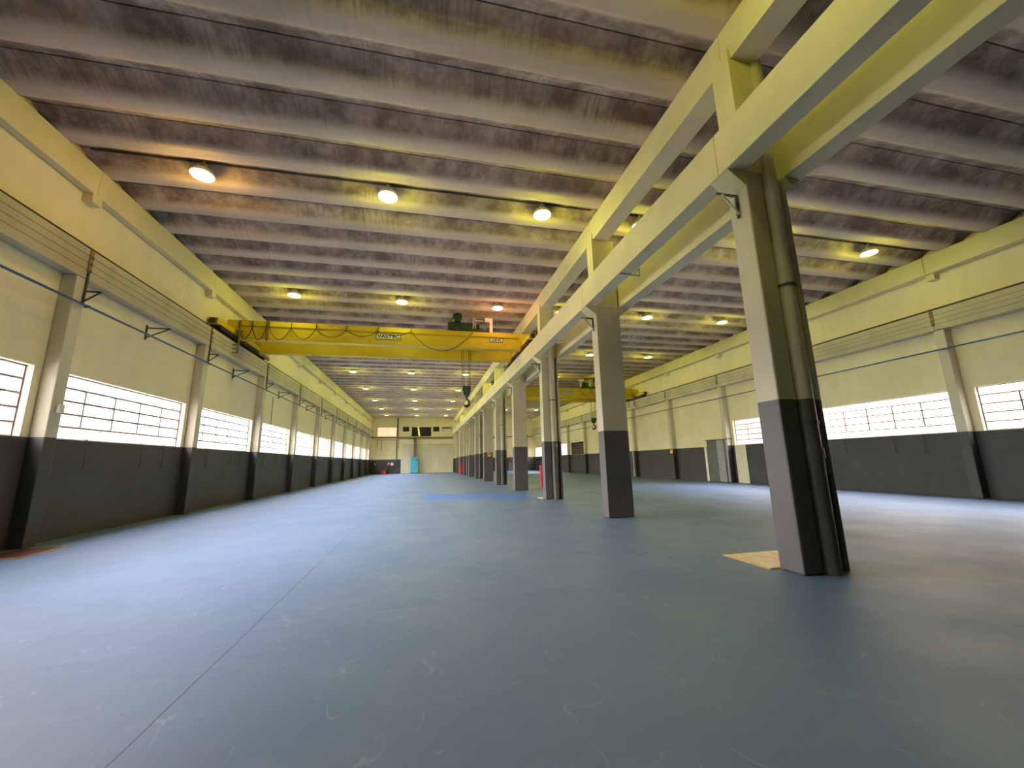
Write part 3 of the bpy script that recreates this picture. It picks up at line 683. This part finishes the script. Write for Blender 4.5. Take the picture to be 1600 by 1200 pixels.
MB().box(-5.22, -4.84, yb - 0.22, yb - 0.2, 1.36, 1.80).build('white_plate', 'white', cp_); MB().box(-5.62, -5.42, yb - 0.22, yb - 0.2, 1.54, 1.76).build('indicator', 'white', cp_); MB().box(-5.82, -5.68, yb - 0.22, yb - 0.1, 1.3, 1.9).build('red_switch', 'red', cp_)
for x in (-5.66, -5.05): MB().box(x - 0.04, x + 0.04, yb - 0.12, yb - 0.04, 0, 1.25).build('post', 'steel_dark', cp_)
ph = thing('wall_box', (-4.15, yb, 0.85), 'tall black electrical box on the charcoal back wall', 'electrical box')
MB().box(-4.42, -4.12, yb - 0.18, yb, 0.95, 2.0).build('body', 'black', ph, bevel=0.01); MB().box(-4.12, -3.92, yb - 0.12, yb, 0.85, 1.8).build('side_box', 'steel_dark', ph)
# hanging orange sign and red cabinets
sg = thing('warning_sign', (5.52, YC + 5 * S, 2.05), 'small orange sign on the sixth middle column', 'sign')
ys_ = YC + 5 * S
MB().box(5.36, 5.66, ys_ - 0.02, ys_ - 0.001, 2.05, 2.50).build('board', 'orange', sg, bevel=0.004)
MB().prism([(5.41, 2.10), (5.61, 2.10), (5.585, 2.46), (5.435, 2.46)], 'y', ys_ - 0.024, ys_ - 0.019).build('border', 'amber', sg)
MB().prism([(5.455, 2.16), (5.565, 2.16), (5.545, 2.42), (5.475, 2.42)], 'y', ys_ - 0.028, ys_ - 0.023).build('symbol', 'rust', sg)
y9 = YC + 9 * S
rc = thing('hose_cabinet', (5.45, y9 - 0.15, 0), 'red hose cabinet in front of a far middle column', 'hose cabinet')
MB().box(5.12, 5.82, y9 - 0.32, y9 - 0.01, 0.12, 1.55).build('body', 'red', rc, bevel=0.01); MB().box(5.16, 5.78, y9 - 0.28, y9 - 0.04, 0, 0.12).build('plinth', 'red', rc); MB().box(5.18, 5.76, y9 - 0.34, y9 - 0.32, 0.2, 1.48).build('door_panel', 'red', rc)
rh = thing('hose_cabinet', (7.3, 24.1, 0), 'red hose cabinet half hidden behind the third middle column', 'hose cabinet')
MB().box(7.08, 7.6, 24.0, 24.4, 0, 1.34).build('body', 'red', rh, bevel=0.01); MB().box(7.12, 7.56, 23.98, 24.0, 0.1, 1.25).build('door_panel', 'red', rh)

# ------------------------------------------------------------------ right wall doors
d2 = bpy.data.objects.new('door_2', None); COL.objects.link(d2); d2.location = (WRX, 22.9, 0); d2['kind'] = 'structure'
MB().box(WRX - 0.03, WRX, 22.9, 24.9, 0, 2.3).build('opening', 'dark_void', d2)
MB().box(WRX - 0.10, WRX, 24.72, 24.95, 0, 2.32).build('jamb', 'frame_cream', d2)
MB().box(WRX - 0.34, WRX - 0.30, 23.35, 24.35, 0.03, 2.72).build('door_leaf', 'door_green', d2, bevel=0.01)
MB().box(WRX - 0.42, WRX - 0.38, 22.35, 23.3, 0.03, 2.74).build('door_leaf', 'door_grey', d2, bevel=0.01)
MB().tube([(WRX - 0.48, 22.62, 0.03), (WRX - 0.48, 22.62, 2.74)], 0.07, 12).build('post', 'door_grey', d2)
MB().box(WRX - 0.42, WRX - 0.0, 22.3, 24.4, 2.74, 2.79).build('lintel', 'brown_duct', d2)
MB().tube([(WRX - 0.44, 23.15, 1.15), (WRX - 0.5, 23.15, 1.15), (WRX - 0.5, 23.05, 1.15)], 0.02, 6).build('handle', 'black', d2)
d3 = bpy.data.objects.new('door_3', None); COL.objects.link(d3); d3.location = (WRX, 21.3, 0); d3['kind'] = 'structure'
MB().box(WRX - 0.04, WRX, 21.25, 22.15, 0.0, 2.33).build('door_leaf', 'door_cream', d3, bevel=0.01)
MB().box(WRX - 0.05, WRX, 22.15, 22.24, 0.0, 2.35).build('jamb', 'steel_dark', d3)
d4 = bpy.data.objects.new('daylit_door_slit', None); COL.objects.link(d4); d4.location = (WRX, 34.8, 0); d4['kind'] = 'structure'
MB().box(WRX - 0.05, WRX, 34.55, 35.1, 0.0, 2.3).build('door_leaf', 'white', d4)  # white sliver standing in for daylight through a door slit
os_ = thing('small_sign', (19.13, 28.5, 2.0), 'small orange and white notice on a right wall pilaster', 'sign')
yo = 10.56 + 3 * S
MB().box(19.11, 19.148, yo + 0.02, yo + 0.30, 2.0, 2.42).build('board', 'amber', os_); MB().box(19.10, 19.11, yo + 0.05, yo + 0.27, 2.18, 2.38).build('symbol', 'red', os_)
# back wall, right aisle
bw = thing('wall_conduit', (12, yb, 5.6), 'brown pipe run across the back wall of the right aisle', 'conduit')
MB().box(6.3, 19.0, yb - 0.14, yb, 5.86, 6.02).build('ledge', 'brown_duct', bw); MB().tube([(6.3, yb - 0.2, 5.72), (14.3, yb - 0.2, 5.72), (14.3, yb - 0.2, 3.9)], 0.06, 8).build('pipe', 'rust', bw)
hp = thing('hose_loop', (18.6, yb - 0.1, 1.0), 'dark hose hanging in a loop at the far right corner', 'hose')
MB().tube([(18.1, yb - 0.2, 6.4), (18.1, yb - 0.2, 1.9), (18.2, yb - 0.2, 1.35), (18.45, yb - 0.2, 1.15), (18.7, yb - 0.2, 1.4), (18.75, yb - 0.2, 2.2)], 0.06, 8).build('hose', 'black', hp, smooth=True)
tag(MB().box(14.55, 15.1, yb - 0.4, yb - 0.01, 0, 1.9).build('cable_cabinet', 'steel_dark'), 'dark narrow cabinet at the back wall of the right aisle', 'cabinet')
# vertical rods at the left wall
for i, (y, zt) in enumerate(((24.9, 5.5), (36.2, 5.5))):
    tag(MB().tube([(WLX + 0.03, y, zt), (WLX + 0.03, y, 3.95)], 0.014, 6).build('drop_pipe', 'steel_dark'), '%s thin pipe dropping from the blue pipe to a left window head' % ('nearer' if i == 0 else 'farther'), 'pipe')

jb = thing('junction_box', (-8.17, 11.1, 3.0), 'small beige box on the first left pilaster beside the window', 'junction box')
MB().box(-8.198, -8.12, 11.0, 11.14, 2.9, 3.1).build('body', 'frame_cream', jb, bevel=0.008); MB().box(-8.12, -8.112, 11.02, 11.12, 2.92, 3.08).build('cover', 'frame_cream', jb)
